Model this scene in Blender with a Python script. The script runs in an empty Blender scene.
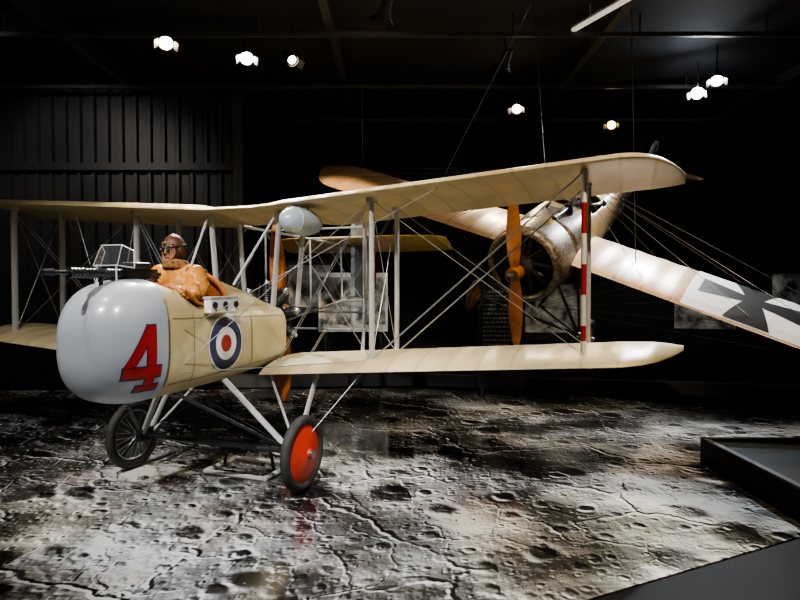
import bpy, math, random
from mathutils import Vector, Matrix
random.seed(3)
S=bpy.context.scene
D=bpy.data
pi=math.pi

# ---------------------------------------------------------------- materials
def newmat(name):
    m=D.materials.new(name); m.use_nodes=True
    nt=m.node_tree; b=nt.nodes['Principled BSDF']
    return m,nt,b
def simple(name,col,rough=.5,metal=0,noise=.0,scale=8,spec=.5,bump=0,coat=0):
    m,nt,b=newmat(name)
    b.inputs['Roughness'].default_value=rough
    b.inputs['Metallic'].default_value=metal
    b.inputs['Specular IOR Level'].default_value=spec
    b.inputs['Coat Weight'].default_value=coat
    c=(col[0],col[1],col[2],1)
    b.inputs['Base Color'].default_value=c
    if noise>0 or bump>0:
        tc=nt.nodes.new('ShaderNodeTexCoord')
        n=nt.nodes.new('ShaderNodeTexNoise'); n.inputs['Scale'].default_value=scale; n.inputs['Detail'].default_value=6
        nt.links.new(tc.outputs['Object'],n.inputs['Vector'])
        r=nt.nodes.new('ShaderNodeValToRGB')
        r.color_ramp.elements[0].position=.3; r.color_ramp.elements[1].position=.7
        r.color_ramp.elements[0].color=tuple(x*(1-noise) for x in col)+(1,)
        r.color_ramp.elements[1].color=tuple(min(1,x*(1+noise)) for x in col)+(1,)
        nt.links.new(n.outputs['Fac'],r.inputs['Fac'])
        nt.links.new(r.outputs['Color'],b.inputs['Base Color'])
        if bump>0:
            bp=nt.nodes.new('ShaderNodeBump'); bp.inputs['Strength'].default_value=bump; bp.inputs['Distance'].default_value=.02
            nt.links.new(n.outputs['Fac'],bp.inputs['Height']); nt.links.new(bp.outputs['Normal'],b.inputs['Normal'])
    return m
def emis(name,col,st):
    m,nt,b=newmat(name)
    b.inputs['Base Color'].default_value=(*col,1)
    b.inputs['Emission Color'].default_value=(*col,1)
    b.inputs['Emission Strength'].default_value=st
    return m
def fabric(name,col,ribs=True,rib_gap=.3,dark=.78,transl=.0,rough=.42):
    """doped linen with rib tapes across the span (local Y)"""
    m,nt,b=newmat(name); L=nt.links
    b.inputs['Roughness'].default_value=rough
    b.inputs['Coat Weight'].default_value=.12; b.inputs['Coat Roughness'].default_value=.25
    tc=nt.nodes.new('ShaderNodeTexCoord'); sx=nt.nodes.new('ShaderNodeSeparateXYZ')
    L.new(tc.outputs['Object'],sx.inputs[0])
    n=nt.nodes.new('ShaderNodeTexNoise'); n.inputs['Scale'].default_value=2.2; n.inputs['Detail'].default_value=7
    L.new(tc.outputs['Object'],n.inputs['Vector'])
    r=nt.nodes.new('ShaderNodeValToRGB')
    r.color_ramp.elements[0].position=.3; r.color_ramp.elements[1].position=.72
    r.color_ramp.elements[0].color=tuple(x*.78 for x in col)+(1,)
    r.color_ramp.elements[1].color=tuple(min(1,x*1.08) for x in col)+(1,)
    L.new(n.outputs['Fac'],r.inputs['Fac'])
    out=r.outputs['Color']
    if ribs:
        pp=nt.nodes.new('ShaderNodeMath'); pp.operation='PINGPONG'; pp.inputs[1].default_value=rib_gap/2
        L.new(sx.outputs['Y'],pp.inputs[0])
        mr=nt.nodes.new('ShaderNodeMapRange'); mr.inputs['From Min'].default_value=.012; mr.inputs['From Max'].default_value=.022
        L.new(pp.outputs[0],mr.inputs['Value'])
        mx=nt.nodes.new('ShaderNodeMix'); mx.data_type='RGBA'
        L.new(mr.outputs[0],mx.inputs['Factor'])
        mx.inputs[6].default_value=tuple(x*dark for x in col)+(1,)
        L.new(out,mx.inputs[7]); out=mx.outputs[2]
        bp=nt.nodes.new('ShaderNodeBump'); bp.inputs['Strength'].default_value=.4; bp.inputs['Distance'].default_value=.03; bp.invert=True
        mr2=nt.nodes.new('ShaderNodeMapRange'); mr2.inputs['From Max'].default_value=rib_gap/2; mr2.interpolation_type='SMOOTHSTEP'
        L.new(pp.outputs[0],mr2.inputs['Value']); L.new(mr2.outputs[0],bp.inputs['Height']); L.new(bp.outputs['Normal'],b.inputs['Normal'])
    L.new(out,b.inputs['Base Color'])
    return m

M={}
M['linen']=fabric('doped_linen',(.58,.49,.30))
M['linen_plain']=fabric('nacelle_linen',(.54,.45,.24),ribs=False)
M['linen_y']=fabric('tail_linen',(.80,.56,.18),rib_gap=.25)
M['alu']=simple('grey_nose_paint',(.38,.42,.48),.28,0.0,.07,3,coat=.25)
M['red']=simple('red_paint',(.36,.015,.012),.4)
M['redwheel']=simple('red_wheel_cover',(.60,.05,.025),.45,noise=.1)
M['blue']=simple('roundel_blue',(.010,.018,.065),.45)
M['white']=simple('white_paint',(.72,.73,.73),.4)
M['black']=simple('black_paint',(.012,.012,.013),.45)
M['gun']=simple('gunmetal',(.075,.08,.09),.32,.8,noise=.2,scale=20)
M['steel']=simple('steel',(.35,.36,.38),.3,.9,noise=.2,scale=15)
M['dullsteel']=simple('dull_engine_steel',(.07,.06,.05),.55,.6,noise=.3,scale=15)
M['grey']=simple('strut_grey',(.45,.46,.47),.35,.1)
M['wire']=simple('bracing_wire',(.36,.37,.39),.35,.6)
M['cable']=simple('hanging_cable',(.12,.125,.13),.4,.7)
M['rubber']=simple('tyre_rubber',(.035,.034,.033),.75,noise=.3,scale=10)
M['wood']=simple('varnished_wood',(.34,.115,.022),.28,noise=.35,scale=5,coat=.6)
M['leather']=simple('jacket_leather',(.50,.21,.045),.38,noise=.38,scale=7,bump=1.0)
M['seam']=simple('jacket_seam',(.20,.07,.015),.5)
M['leather2']=simple('helmet_leather',(.075,.028,.012),.5,noise=.35,scale=18,bump=.6)
M['tan']=simple('padding_leather',(.42,.15,.045),.45,noise=.15,scale=14)
M['fur']=simple('fur_collar',(.24,.12,.05),.95,noise=.6,scale=45,bump=1)
M['skin']=simple('skin',(.44,.24,.17),.5,noise=.08,scale=10)
M['glove']=simple('glove',(.09,.045,.025),.55,noise=.2,scale=20)
M['trouser']=simple('trousers',(.12,.09,.05),.85)
M['lip']=simple('lips',(.38,.14,.11),.5)
m,nt,b=newmat('windscreen_glass'); b.inputs['Transmission Weight'].default_value=.98; b.inputs['Roughness'].default_value=.03; b.inputs['Base Color'].default_value=(.95,.98,1,1); b.inputs['IOR'].default_value=1.08
M['glass']=m
M['tank']=simple('tank_paint',(.46,.54,.60),.22,.1,coat=.4)
M['dial']=simple('eye_white',(.8,.8,.78),.3)
M['mono']=fabric('varnished_linen',(.60,.37,.19),rib_gap=.36,dark=.68)
M['mono2']=fabric('fuselage_linen',(.46,.31,.15),ribs=False)
m,nt,b=newmat('engine_turned_metal'); L=nt.links
tc=nt.nodes.new('ShaderNodeTexCoord'); v=nt.nodes.new('ShaderNodeTexVoronoi'); v.inputs['Scale'].default_value=24
L.new(tc.outputs['Object'],v.inputs['Vector'])
w=nt.nodes.new('ShaderNodeTexNoise'); w.inputs['Scale'].default_value=34; w.inputs['Detail'].default_value=6; w.inputs['Distortion'].default_value=3
L.new(tc.outputs['Object'],w.inputs['Vector'])
ad=nt.nodes.new('ShaderNodeMath'); ad.operation='MULTIPLY'; L.new(v.outputs['Distance'],ad.inputs[0]); L.new(w.outputs['Fac'],ad.inputs[1])
r=nt.nodes.new('ShaderNodeValToRGB'); r.color_ramp.elements[0].position=.08; r.color_ramp.elements[0].color=(.022,.016,.010,1)
r.color_ramp.elements[1].position=.42; r.color_ramp.elements[1].color=(.19,.145,.090,1)
L.new(ad.outputs[0],r.inputs['Fac']); L.new(r.outputs['Color'],b.inputs['Base Color'])
b.inputs['Metallic'].default_value=.35; b.inputs['Roughness'].default_value=.45
M['cowl']=m

# ---------------------------------------------------------------- mesh builder
class Bd:
    def __init__(s): s.v=[];s.f=[];s.mi=[]
    def add(s,vs,fs,mi=0):
        o=len(s.v); s.v+= [tuple(x) for x in vs]
        for f in fs: s.f.append(tuple(i+o for i in f)); s.mi.append(mi)
    def loft(s,rings,mi=0,cap=True,closed=True):
        n=len(rings[0]); vs=[p for r in rings for p in r]; fs=[]
        for i in range(len(rings)-1):
            for j in range(n if closed else n-1):
                k=(j+1)%n
                fs.append((i*n+j,i*n+k,(i+1)*n+k,(i+1)*n+j))
        if cap and closed:
            fs.append(tuple(range(n))[::-1]); fs.append(tuple((len(rings)-1)*n+j for j in range(n)))
        s.add(vs,fs,mi)
    def tube(s,p0,p1,r0,r1=None,n=10,mi=0,flat=1.0,ref=None,cap=True):
        p0=Vector(p0);p1=Vector(p1); r1=r0 if r1 is None else r1
        d=(p1-p0).normalized()
        a=Vector(ref) if ref else (Vector((0,0,1)) if abs(d.z)<.9 else Vector((1,0,0)))
        a=(a-d*a.dot(d)).normalized(); b=d.cross(a)
        rr=[]
        for p,r in((p0,r0),(p1,r1)):
            rr.append([p+a*(math.cos(2*pi*i/n)*r*flat)+b*(math.sin(2*pi*i/n)*r) for i in range(n)])
        s.loft(rr,mi,cap)
    def path(s,pts,rs,n=10,mi=0):
        pts=[Vector(p) for p in pts]; rings=[]
        pa=None
        for i,p in enumerate(pts):
            d=(pts[min(i+1,len(pts)-1)]-pts[max(i-1,0)]).normalized()
            if pa is None: pa=Vector((0,0,1)) if abs(d.z)<.9 else Vector((1,0,0))
            a=(pa-d*pa.dot(d)).normalized(); pa=a; b=d.cross(a)
            r=rs[i] if isinstance(rs,(list,tuple)) else rs
            rings.append([p+a*(math.cos(2*pi*k/n)*r)+b*(math.sin(2*pi*k/n)*r) for k in range(n)])
        s.loft(rings,mi)
    def box(s,c,h,mi=0,R=None):
        c=Vector(c); vs=[]
        for x in(-1,1):
            for y in(-1,1):
                for z in(-1,1):
                    q=Vector((x*h[0],y*h[1],z*h[2]))
                    if R: q=R@q
                    vs.append(c+q)
        s.add(vs,[(0,1,3,2),(4,6,7,5),(0,4,5,1),(2,3,7,6),(0,2,6,4),(1,5,7,3)],mi)
    def revolve(s,c,axis,prof,n=32,mi=0,ref=None):
        c=Vector(c); d=Vector(axis).normalized()
        a=Vector(ref) if ref else (Vector((0,0,1)) if abs(d.z)<.9 else Vector((1,0,0)))
        a=(a-d*a.dot(d)).normalized(); b=d.cross(a)
        s.loft([[c+d*t+a*(math.cos(2*pi*i/n)*r)+b*(math.sin(2*pi*i/n)*r) for i in range(n)] for t,r in prof],mi)
    def torus(s,c,axis,R,r,n=40,k=12,mi=0,sq=1):
        c=Vector(c); d=Vector(axis).normalized()
        a=(Vector((0,0,1)) if abs(d.z)<.9 else Vector((1,0,0))); a=(a-d*a.dot(d)).normalized(); b=d.cross(a)
        vs=[];fs=[]
        for i in range(n):
            t=2*pi*i/n; e=a*math.cos(t)+b*math.sin(t)
            for j in range(k):
                u=2*pi*j/k
                vs.append(c+e*(R+r*math.cos(u))+d*(r*sq*math.sin(u)))
        for i in range(n):
            for j in range(k):
                fs.append((i*k+j,((i+1)%n)*k+j,((i+1)%n)*k+(j+1)%k,i*k+(j+1)%k))
        s.add(vs,fs,mi)
    def ball(s,c,r,n=24,m=14,mi=0,fn=None):
        c=Vector(c); r=r if isinstance(r,(tuple,list)) else (r,r,r)
        rings=[]
        for i in range(m+1):
            ph=-pi/2+pi*i/m; ph=max(-pi/2+.02,min(pi/2-.02,ph))
            ring=[]
            for j in range(n):
                t=2*pi*j/n
                q=Vector((math.cos(ph)*math.cos(t),math.cos(ph)*math.sin(t),math.sin(ph)))
                if fn: q=fn(q)
                ring.append(c+Vector((q.x*r[0],q.y*r[1],q.z*r[2])))
            rings.append(ring)
        s.loft(rings,mi)
    def done(s,name,mats,parent=None,smooth=True,ang=35):
        me=D.meshes.new(name); me.from_pydata(s.v,[],s.f)
        for m in mats: me.materials.append(m)
        for p,i in zip(me.polygons,s.mi): p.material_index=i
        import bmesh
        bm=bmesh.new(); bm.from_mesh(me); bmesh.ops.recalc_face_normals(bm,faces=bm.faces); bm.to_mesh(me); bm.free()
        if smooth:
            me.shade_smooth(); me.set_sharp_from_angle(angle=math.radians(ang))
        me.update()
        o=D.objects.new(name,me); S.collection.objects.link(o)
        if parent: o.parent=parent
        return o
def empty(name,mat):
    e=D.objects.new(name,None); e.empty_display_size=.2; S.collection.objects.link(e); e.matrix_world=mat; return e
def skinobj(name,nodes,edges,mat,parent,root=0,sub=2):
    me=D.meshes.new(name); me.from_pydata([n[0] for n in nodes],edges,[]); me.materials.append(mat)
    o=D.objects.new(name,me); S.collection.objects.link(o)
    if parent: o.parent=parent
    md=o.modifiers.new('skin','SKIN')
    sv=me.skin_vertices[0].data if me.skin_vertices else None
    if sv is None:
        bpy.context.view_layer.objects.active=o
        sv=me.skin_vertices[0].data
    for i,n in enumerate(nodes):
        r=n[1]; sv[i].radius=(r,r) if not isinstance(r,tuple) else r
        sv[i].use_root=(i==root)
    md.use_smooth_shade=True
    ss=o.modifiers.new('sub','SUBSURF'); ss.levels=sub; ss.render_levels=sub
    return o
def lerp(a,b,t): return a+(b-a)*t
def tab(T,x):
    if x<=T[0][0]: return T[0][1:]
    for a,b in zip(T,T[1:]):
        if x<=b[0]:
            t=(x-a[0])/(b[0]-a[0]); t=t*t*(3-2*t)*.5+t*.5
            return tuple(lerp(p,q,t) for p,q in zip(a[1:],b[1:]))
    return T[-1][1:]
def wing(name,stations,mat,parent,thick=.075,camber=.05,npt=14):
    """stations: (y, lead, trail, zlead, ztrail)"""
    rings=[]
    for (y,le,tr,zl,zt) in stations:
        c=le-tr; ring=[]
        for i in range(npt+1):
            u=.5*(1-math.cos(pi*i/npt)); th=thick*c*(2.2*math.sqrt(max(u,0))*(1-u)+.05*u*(1-u)); cm=camber*c*4*u*(1-u)*.9
            ring.append((le-c*u,y,lerp(zl,zt,u)+cm+th*.62))
        for i in range(npt-1,0,-1):
            u=.5*(1-math.cos(pi*i/npt)); th=thick*c*(2.2*math.sqrt(u)*(1-u)); cm=camber*c*4*u*(1-u)*.9
            ring.append((le-c*u,y,lerp(zl,zt,u)+cm-th*.3-.003))
        rings.append(ring)
    b=Bd(); b.loft(rings); return b.done(name,[mat],parent,ang=50)

# ---------------------------------------------------------------- camera
cam_d=D.cameras.new('camera'); cam=D.objects.new('camera',cam_d); S.collection.objects.link(cam)
cam_d.sensor_width=36; cam_d.lens=36*600/800
cam.location=(0,0,1.9); cam.rotation_euler=(math.radians(90-1.43),0,0); cam_d.clip_end=100
S.camera=cam

# ================================================================ BIPLANE
ang=math.atan2(-.936,-.353)
BM=Matrix.Translation((-1.72,6.66,0))@Matrix.Rotation(ang,4,'Z')
bip=empty('biplane',BM)
# ---- nacelle
NT=[(-.3,.34,1.03,1.66,4.0),(.2,.38,.99,1.70,4.0),(.75,.415,.96,1.73,4.0),(1.2,.42,.94,1.76,3.6),(1.45,.425,.925,1.90,3.2),(1.65,.425,.915,1.95,2.9)]
NL=.56
def nac(f):
    if f<=1.65: return tab(NT,f)
    u=min(.9995,(f-1.65)/NL); s=(1-u**2.7)**(1/2.7)
    zc=1.435-.03*u
    return (.425*s,zc-.515*s,zc+.52*s,2.9-.3*u)
def nring(f,N=48):
    hw,zb,zt,n=nac(f); zc=(zb+zt)/2; hh=(zt-zb)/2; R=[]
    for i in range(N):
        t=2*pi*(i+.5)/N; c,s=math.cos(t),math.sin(t)
        R.append((f,hw*math.copysign(abs(c)**(2/n),c),zc+hh*math.copysign(abs(s)**(2/n),s)))
    return R
def side_l(f,z):
    hw,zb,zt,n=nac(f); zc=(zb+zt)/2; hh=(zt-zb)/2
    q=min(.98,abs((z-zc)/hh)); return hw*(1-q**n)**(1/n)
fs=[-.3+.05*i for i in range(40)]+[1.65+NL*u for u in (.08,.17,.26,.35,.44,.52,.6,.67,.73,.79,.84,.88,.915,.94,.96,.975,.985,.992,.997,.9995)]
b=Bd(); N=48
rings=[nring(f) for f in fs]
vs=[p for r in rings for p in r]; o=0
for i in range(len(rings)-1):
    for j in range(N):
        k=(j+1)%N; q=[rings[i][j],rings[i][k],rings[i+1][k],rings[i+1][j]]
        cf=sum(p[0] for p in q)/4; cl=sum(p[1] for p in q)/4; cz=sum(p[2] for p in q)/4
        zt=nac(cf)[2]
        if .72<cf<1.42 and cz>zt-.07: continue
        b.f.append((i*N+j,i*N+k,(i+1)*N+k,(i+1)*N+j)); b.mi.append(1 if cf>1.64 else 0)
b.v=vs; b.f.append(tuple(range(N))); b.mi.append(0); b.f.append(tuple((len(rings)-1)*N+j for j in range(N))); b.mi.append(1)
nacelle=b.done('nacelle',[M['linen_plain'],M['alu']],bip,ang=60)
sd=nacelle.modifiers.new('thick','SOLIDIFY'); sd.thickness=.015; sd.offset=-1
b=Bd(); rr=[]
for i in range(17):
    f=.74-1.04*i/16; t=i/16; hw=lerp(.33,.20,t); top=lerp(.27,.05,t**1.2)
    rr.append([(f+ .06*math.sin(pi*k/20),hw*math.cos(pi*k/20)*1.0,nac(f)[2]-.06+ (top+.06)*math.sin(pi*k/20)**.8) for k in range(21)])
b.loft(rr,0,cap=False,closed=False)
b.add(rr[0],[tuple(range(21))],1)
fair=b.done('rear_fairing',[M['linen_plain'],M['tan']],bip,ang=60)
b=Bd()
pts=[(.76+.06*math.sin(pi*k/20),.335*math.cos(pi*k/20),nac(.75)[2]-.05+.33*math.sin(pi*k/20)**.8) for k in range(21)]
b.path(pts,.026,n=10)
for sd_ in(-1,1):
    b.path([(.72+.07*k,sd_*(.37),nac(.72+.07*k)[2]-.035) for k in range(11)],.018,n=8)
b.path([(1.44,.37*math.cos(pi*k/12),nac(1.42)[2]-.06+.08*math.sin(pi*k/12)) for k in range(13)],.018,n=8)
b.done('cockpit_coaming',[M['tan']],bip)
b=Bd()
b.box((1.02,.455,1.715),(.19,.04,.065),0); b.box((1.02,.455,1.785),(.2,.045,.01),1)
b.tube((.86,.5,1.72),(.86,.512,1.72),.03,mi=2); b.tube((1.02,.5,1.72),(1.02,.512,1.72),.03,mi=2); b.tube((1.17,.5,1.72),(1.17,.512,1.72),.03,mi=2)
b.box((1.02,-.455,1.715),(.19,.04,.065),0)
b.done('ammunition_tray',[M['white'],M['grey'],M['black']],bip,smooth=False)
b=Bd()
def strip(p,q,w,off,mi=0,steps=10):
    du=Vector((q[0]-p[0],q[1]-p[1])); nrm=Vector((-du.y,du.x)).normalized()*w/2
    vs=[];fs=[]
    for i in range(steps+1):
        c=Vector(p)+du*(i/steps)
        for sg in(-1,1):
            a=c+nrm*sg; vs.append((a.x,side_l(a.x,a.y)+off,a.y))
    for i in range(steps): fs.append((2*i,2*i+1,2*i+3,2*i+2))
    b.add(vs,fs,mi)
strip((1.66,1.05),(1.66,1.78),.02,.003)
strip((1.62,1.62),(-.28,1.56),.012,.003); strip((1.62,1.06),(-.28,1.12),.012,.003)
strip((.45,1.05),(.45,1.65),.012,.003)
strip((1.35,1.05),(1.35,1.65),.012,.003)
for i in range(26):
    z=1.1+.02*i; strip((1.675,z),(1.650,z+.005),.006,.005,1,1)
    if i<24: strip((.455,z+.03),(.44,z+.033),.005,.005,1,1)
b.done('nacelle_seams',[simple('seam_tape',(.27,.22,.11),.6),M['black']],bip,smooth=False)
b=Bd()
def rdisc(c,r0,r1,off,mi):
    n=48; vs=[];fs=[];K=4
    for k in range(K+1):
        r=lerp(r0,r1,k/K)
        for i in range(n):
            t=2*pi*i/n; f=c[0]+r*math.cos(t); z=c[1]+r*math.sin(t); vs.append((f,side_l(f,z)+off,z))
    for k in range(K):
        for i in range(n): fs.append((k*n+i,k*n+(i+1)%n,(k+1)*n+(i+1)%n,(k+1)*n+i))
    b.add(vs,fs,mi)
rc=(.9,1.35)
rdisc(rc,.245,.262,.004,1); rdisc(rc,.155,.247,.005,0); rdisc(rc,.08,.157,.005,1); rdisc(rc,.001,.082,.005,2)
b.done('roundel',[M['blue'],M['white'],M['red']],bip,smooth=False)
b=Bd()
def q4(P,grow,off,mi):
    P=[Vector(p) for p in P]
    if grow:
        P2=[]
        for i in range(4):
            e1=(P[i]-P[i-1]).normalized(); e2=(P[(i+1)%4]-P[i]).normalized()
            P2.append(P[i]+(e1-e2)*grow)
        P=P2
    n=10; vs=[];fs=[]
    for i in range(n+1):
        for j in range(n+1):
            a=P[0].lerp(P[1],i/n); d_=P[3].lerp(P[2],i/n); p=a.lerp(d_,j/n)
            f=1.905-p.x*.160; z=1.315+p.y*.262
            vs.append((f,side_l(f,z)+off,z))
    for i in range(n):
        for j in range(n): fs.append((i*(n+1)+j,(i+1)*(n+1)+j,(i+1)*(n+1)+j+1,i*(n+1)+j+1))
    b.add(vs,fs,mi)
four=[[(.1,1),(.62,1),(.62,-1),(.1,-1)],[(.1,1),(.3,.62),(-.50,-.20),(-1,-.26)],[(-1,-.26),(-1,-.58),(1,-.58),(1,-.26)],[(-.28,-1),(-.28,-.84),(.98,-.84),(.98,-1)]]
for P in four: q4(P,.045,.004,0)
for P in four: q4(P,0,.008,1)
b.done('number_four',[M['blue'],M['red']],bip,smooth=False)

# ---- wings
def zw(l,base): return base+.07*max(0,abs(l)-.3)
def stations(base,cut,dl=.03,dt=-.06):
    st=[]; ys=[-4.5+.075*i for i in range(121)]
    for y in ys:
        a=abs(y)
        le=.3; tr=-1.15+.022*abs(math.sin(pi*y/.3))
        if a>3.8:
            u=(a-3.8)/.7; le=.3-1.25*u**2.6
        if a>4.3: tr=-1.13+.12*((a-4.3)/.2)**2
        if cut and a<.62: tr=lerp(-.58,-1.15,max(0,(a-.45)/.17)) if a>.45 else -.58
        z=zw(y,base); st.append((y,le,tr,z+dl,z+dt))
    return st
UB,LB=2.68,1.00
wing('upper_wing',stations(UB,True),M['linen'],bip,thick=.085)
lst=stations(LB,False,-.04,.0)
wing('lower_wing_port',[s for s in lst if s[0]>.32],M['linen'],bip,thick=.085)
wing('lower_wing_starboard',[s for s in lst if s[0]<-.32],M['linen'],bip,thick=.085)
b=Bd()
def strut(f,l,z0,z1,mi=0,w=.024,bands=None):
    if bands:
        n=len(bands)
        for i,m_ in enumerate(bands): b.tube((f,l,lerp(z0,z1,i/n)),(f,l,lerp(z0,z1,(i+1)/n)),w,mi=m_,flat=1.9,ref=(1,0,0),n=14)
    else: b.tube((f,l,z0),(f,l,z1),w,mi=mi,flat=1.9,ref=(1,0,0),n=14)
SI,SO=1.53,3.6
for sg in(-1,1):
    for l in(SI,SO):
        for f in(0,-.72):
            z0=zw(l,LB)+.03;z1=zw(l,UB)
            bands=None
            if l==SO and f==0 and sg==1: bands=[1,2,1,1,2,2,1,1,2,2,1,1]
            strut(f,sg*l,z0,z1,0,bands=bands)
            b.box((f,sg*l,z0+.01),(.07,.03,.02),0); b.box((f,sg*l,z1-.01),(.07,.03,.02),0)
    for f in(0,-.52):
        b.tube((f,sg*.36,1.66),(f,sg*.45,UB+.01),.022,mi=0,flat=1.9,ref=(1,0,0),n=14)
    b.tube((.62,sg*.30,1.9),(0.05,sg*.45,UB),.014,mi=0)
b.done('interplane_struts',[M['grey'],M['white'],M['red']],bip)
b=Bd(); W=.0042
def wire(p,q,r=W): b.tube(p,q,r,n=5,cap=False)
for sg in(-1,1):
    for f in(0,-.72):
        bays=[.42,SI,SO]
        for l0,l1 in zip(bays,bays[1:]):
            zb0,zb1=zw(l0,LB)+.04,zw(l1,LB)+.04; zt0,zt1=zw(l0,UB),zw(l1,UB)
            for dd in(0,.05):
                wire((f+dd,sg*l0,zb0),(f+dd,sg*l1,zt1))
            wire((f,sg*l0,zt0),(f,sg*l1,zb1))
    for l in(SI,SO):
        wire((0,sg*l,zw(l,LB)+.04),(-.72,sg*l,zw(l,UB))); wire((-.72,sg*l,zw(l,LB)+.04),(0,sg*l,zw(l,UB)))
    wire((1.5,sg*.4,1.2),(0,sg*SI,zw(SI,UB))); wire((1.5,sg*.4,1.15),(0,sg*SI,zw(SI,LB)+.04))
    wire((1.5,sg*.4,1.5),(0.2,sg*2.3,zw(2.3,UB)))
    wire((.1,sg*SI,zw(SI,LB)),(.8,sg*1.0+.14,.4))
b.done('bracing_wires',[M['wire']],bip)
# ---- tail booms and tail
b=Bd()
TP=-3.5; TL=-.13
bu={};bl={}
for sg in(-1,1):
    bu[sg]=((-.72,sg*1.1,zw(1.1,UB)),(TP,sg*.08+TL,2.52)); bl[sg]=((-.72,sg*1.1,zw(1.1,LB)+.03),(TP,sg*.05+TL,1.75))
    b.tube(*bu[sg],.022,.018); b.tube(*bl[sg],.022,.018)
    for t in(.33,.62,.85):
        p=Vector(bu[sg][0]).lerp(Vector(bu[sg][1]),t); q=Vector(bl[sg][0]).lerp(Vector(bl[sg][1]),t)
        b.tube(p,q,.016)
    prev=0
    for t in(.33,.62,.85,1):
        for a_,c_ in((bu,bl),(bl,bu)):
            p=Vector(a_[sg][0]).lerp(Vector(a_[sg][1]),prev); q=Vector(c_[sg][0]).lerp(Vector(c_[sg][1]),t)
            b.tube(p,q,.0045,n=5,cap=False,mi=1)
        prev=t
for t in(.33,.62,.85):
    for a_ in(bu,bl):
        b.tube(Vector(a_[1][0]).lerp(Vector(a_[1][1]),t),Vector(a_[-1][0]).lerp(Vector(a_[-1][1]),t),.014)
b.tube((TP,TL,1.55),(TP,TL,2.98),.022)
b.path([(TP,TL,1.6),(TP-.1,TL,1.4),(TP-.35,TL,1.2)],[.02,.02,.03])
b.done('tail_booms',[M['grey'],M['wire']],bip)
st=[]
for i in range(41):
    y=-1.5+3.0*i/40; a=abs(y)/1.5; le=TP+.80-.28*a**3; tr=TP-.50+.25*a**5
    if a>.93: le-=.2*(a-.93)/.07; tr+=.1*(a-.93)/.07
    st.append((y+TL,le,tr,2.64,2.47))
wing('tailplane',st,M['linen_y'],bip,thick=.055,camber=0)
b=Bd()
def rud(x):
    top=lerp(2.75,3.02,math.sin(pi*min(1,x*1.2+.15)/1.35)) if x<.75 else lerp(2.98,2.6,((x-.75)/.25)**2)
    bot=lerp(1.72,1.62,x) if x<.7 else lerp(1.65,2.0,((x-.7)/.3)**2)
    return bot,top
n=24
for i in range(n):
    x0,x1=i/n,(i+1)/n; mi=0 if x0<.34 else(1 if x0<.66 else 2)
    a0,a1=rud(x0);c0,c1=rud(x1); X0,X1=TP+.42-.95*x0,TP+.42-.95*x1
    t0,t1=.03*(1-x0)+.004,.03*(1-x1)+.004
    b.add([(X0,TL-t0,a0),(X0,TL+t0,a0),(X0,TL+t0,a1),(X0,TL-t0,a1),(X1,TL-t1,c0),(X1,TL+t1,c0),(X1,TL+t1,c1),(X1,TL-t1,c1)],
      [(1,5,6,2),(0,3,7,4),(2,6,7,3),(0,4,5,1)]+([(0,1,2,3)] if i==0 else [])+([(4,7,6,5)] if i==n-1 else []),mi)
b.done('rudder',[simple('rudder_blue',(.24,.28,.34),.5),M['white'],M['red']],bip,smooth=False)

# ---- engine + propeller
def rotary(name,parent,c,R,core=.15,ms=None):
    b=Bd(); c=Vector(c)
    b.revolve(c-Vector((.13,0,0)),(1,0,0),[(0,core*.5),(0,core),(.24,core),(.27,core*.7),(.30,core*.3)],mi=0,n=24)
    for i in range(9):
        t=2*pi*i/9+.2; d=Vector((0,math.cos(t),math.sin(t)))
        b.tube(c+d*core*.9,c+d*R*.9,.05,.05,n=14,mi=0)
        for k in range(9):
            q=c+d*(core+(R*.86-core)*(k+.5)/9); b.tube(q,q+d*.009,.068,n=16,mi=1)
        b.tube(c+d*R*.9,c+d*R,.035,.02,n=10,mi=0)
        e=Vector((0,-d.z,d.y))
        b.tube(c+Vector((.12,0,0))+d*core*.6+e*.05,c+Vector((.1,0,0))+d*R*.93+e*.03,.010,mi=1)
    return b.done(name,ms or [M['steel'],M['gun']],parent)
rotary('rotary_engine',bip,(-.45,0,1.52),.44)
def blade(b,c,dirv,R,axis=(1,0,0),mi=0,w=.085):
    c=Vector(c);d=Vector(dirv).normalized();ax=Vector(axis).normalized(); e=ax.cross(d)
    for sg in(-1,1):
        rings=[]
        for i in range(19):
            t=i/18; r=sg*R*t
            wd=w*(.55+.75*math.sin(pi*min(1,t*1.02)**.9)*.8) if t<.97 else w*.35
            th=lerp(.06,.012,t**.6); tw=lerp(1.15,.35,t**.7)*1
            rings.append([c+d*r+ (e*math.cos(tw*sg)+ax*math.sin(tw)*1)*wd*math.cos(k*2*pi/14)+(ax*math.cos(tw)-e*math.sin(tw)*sg)*th*math.sin(k*2*pi/14)*.6 for k in range(14)])
        b.loft(rings,mi)
b=Bd(); pc=(-.72,0,1.56)
blade(b,pc,(0,-.06,1),1.08); b.revolve((-.80,0,1.56),(1,0,0),[(0,.06),(0,.11),(.16,.11),(.16,.06)],mi=0); b.revolve((-.83,0,1.56),(1,0,0),[(0,.05),(0,.08),(.22,.08),(.22,.05)],mi=1)
b.done('propeller',[M['wood'],M['steel']],bip)
b=Bd()
prof=[]
for i in range(25):
    u=i/24; prof.append((u*.74,.14*math.sqrt(max(0,1-(abs(u-.42)/(.42 if u<.42 else .58))**2.3))+.002))
b.revolve((.5,.80,2.555),(-1,0.0,0),prof,n=28)
b.tube((.2,.80,2.56),(.2,.80,2.72),.015); b.tube((0,.80,2.56),(0,.80,2.72),.015)
b.done('fuel_tank',[M['tank']],bip)
b=Bd(); b.torus((.33,.80,2.555),(1,0,0),.131,.006); b.torus((.0,.80,2.555),(1,0,0),.122,.006); b.done('tank_straps',[M['grey']],bip)

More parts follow.
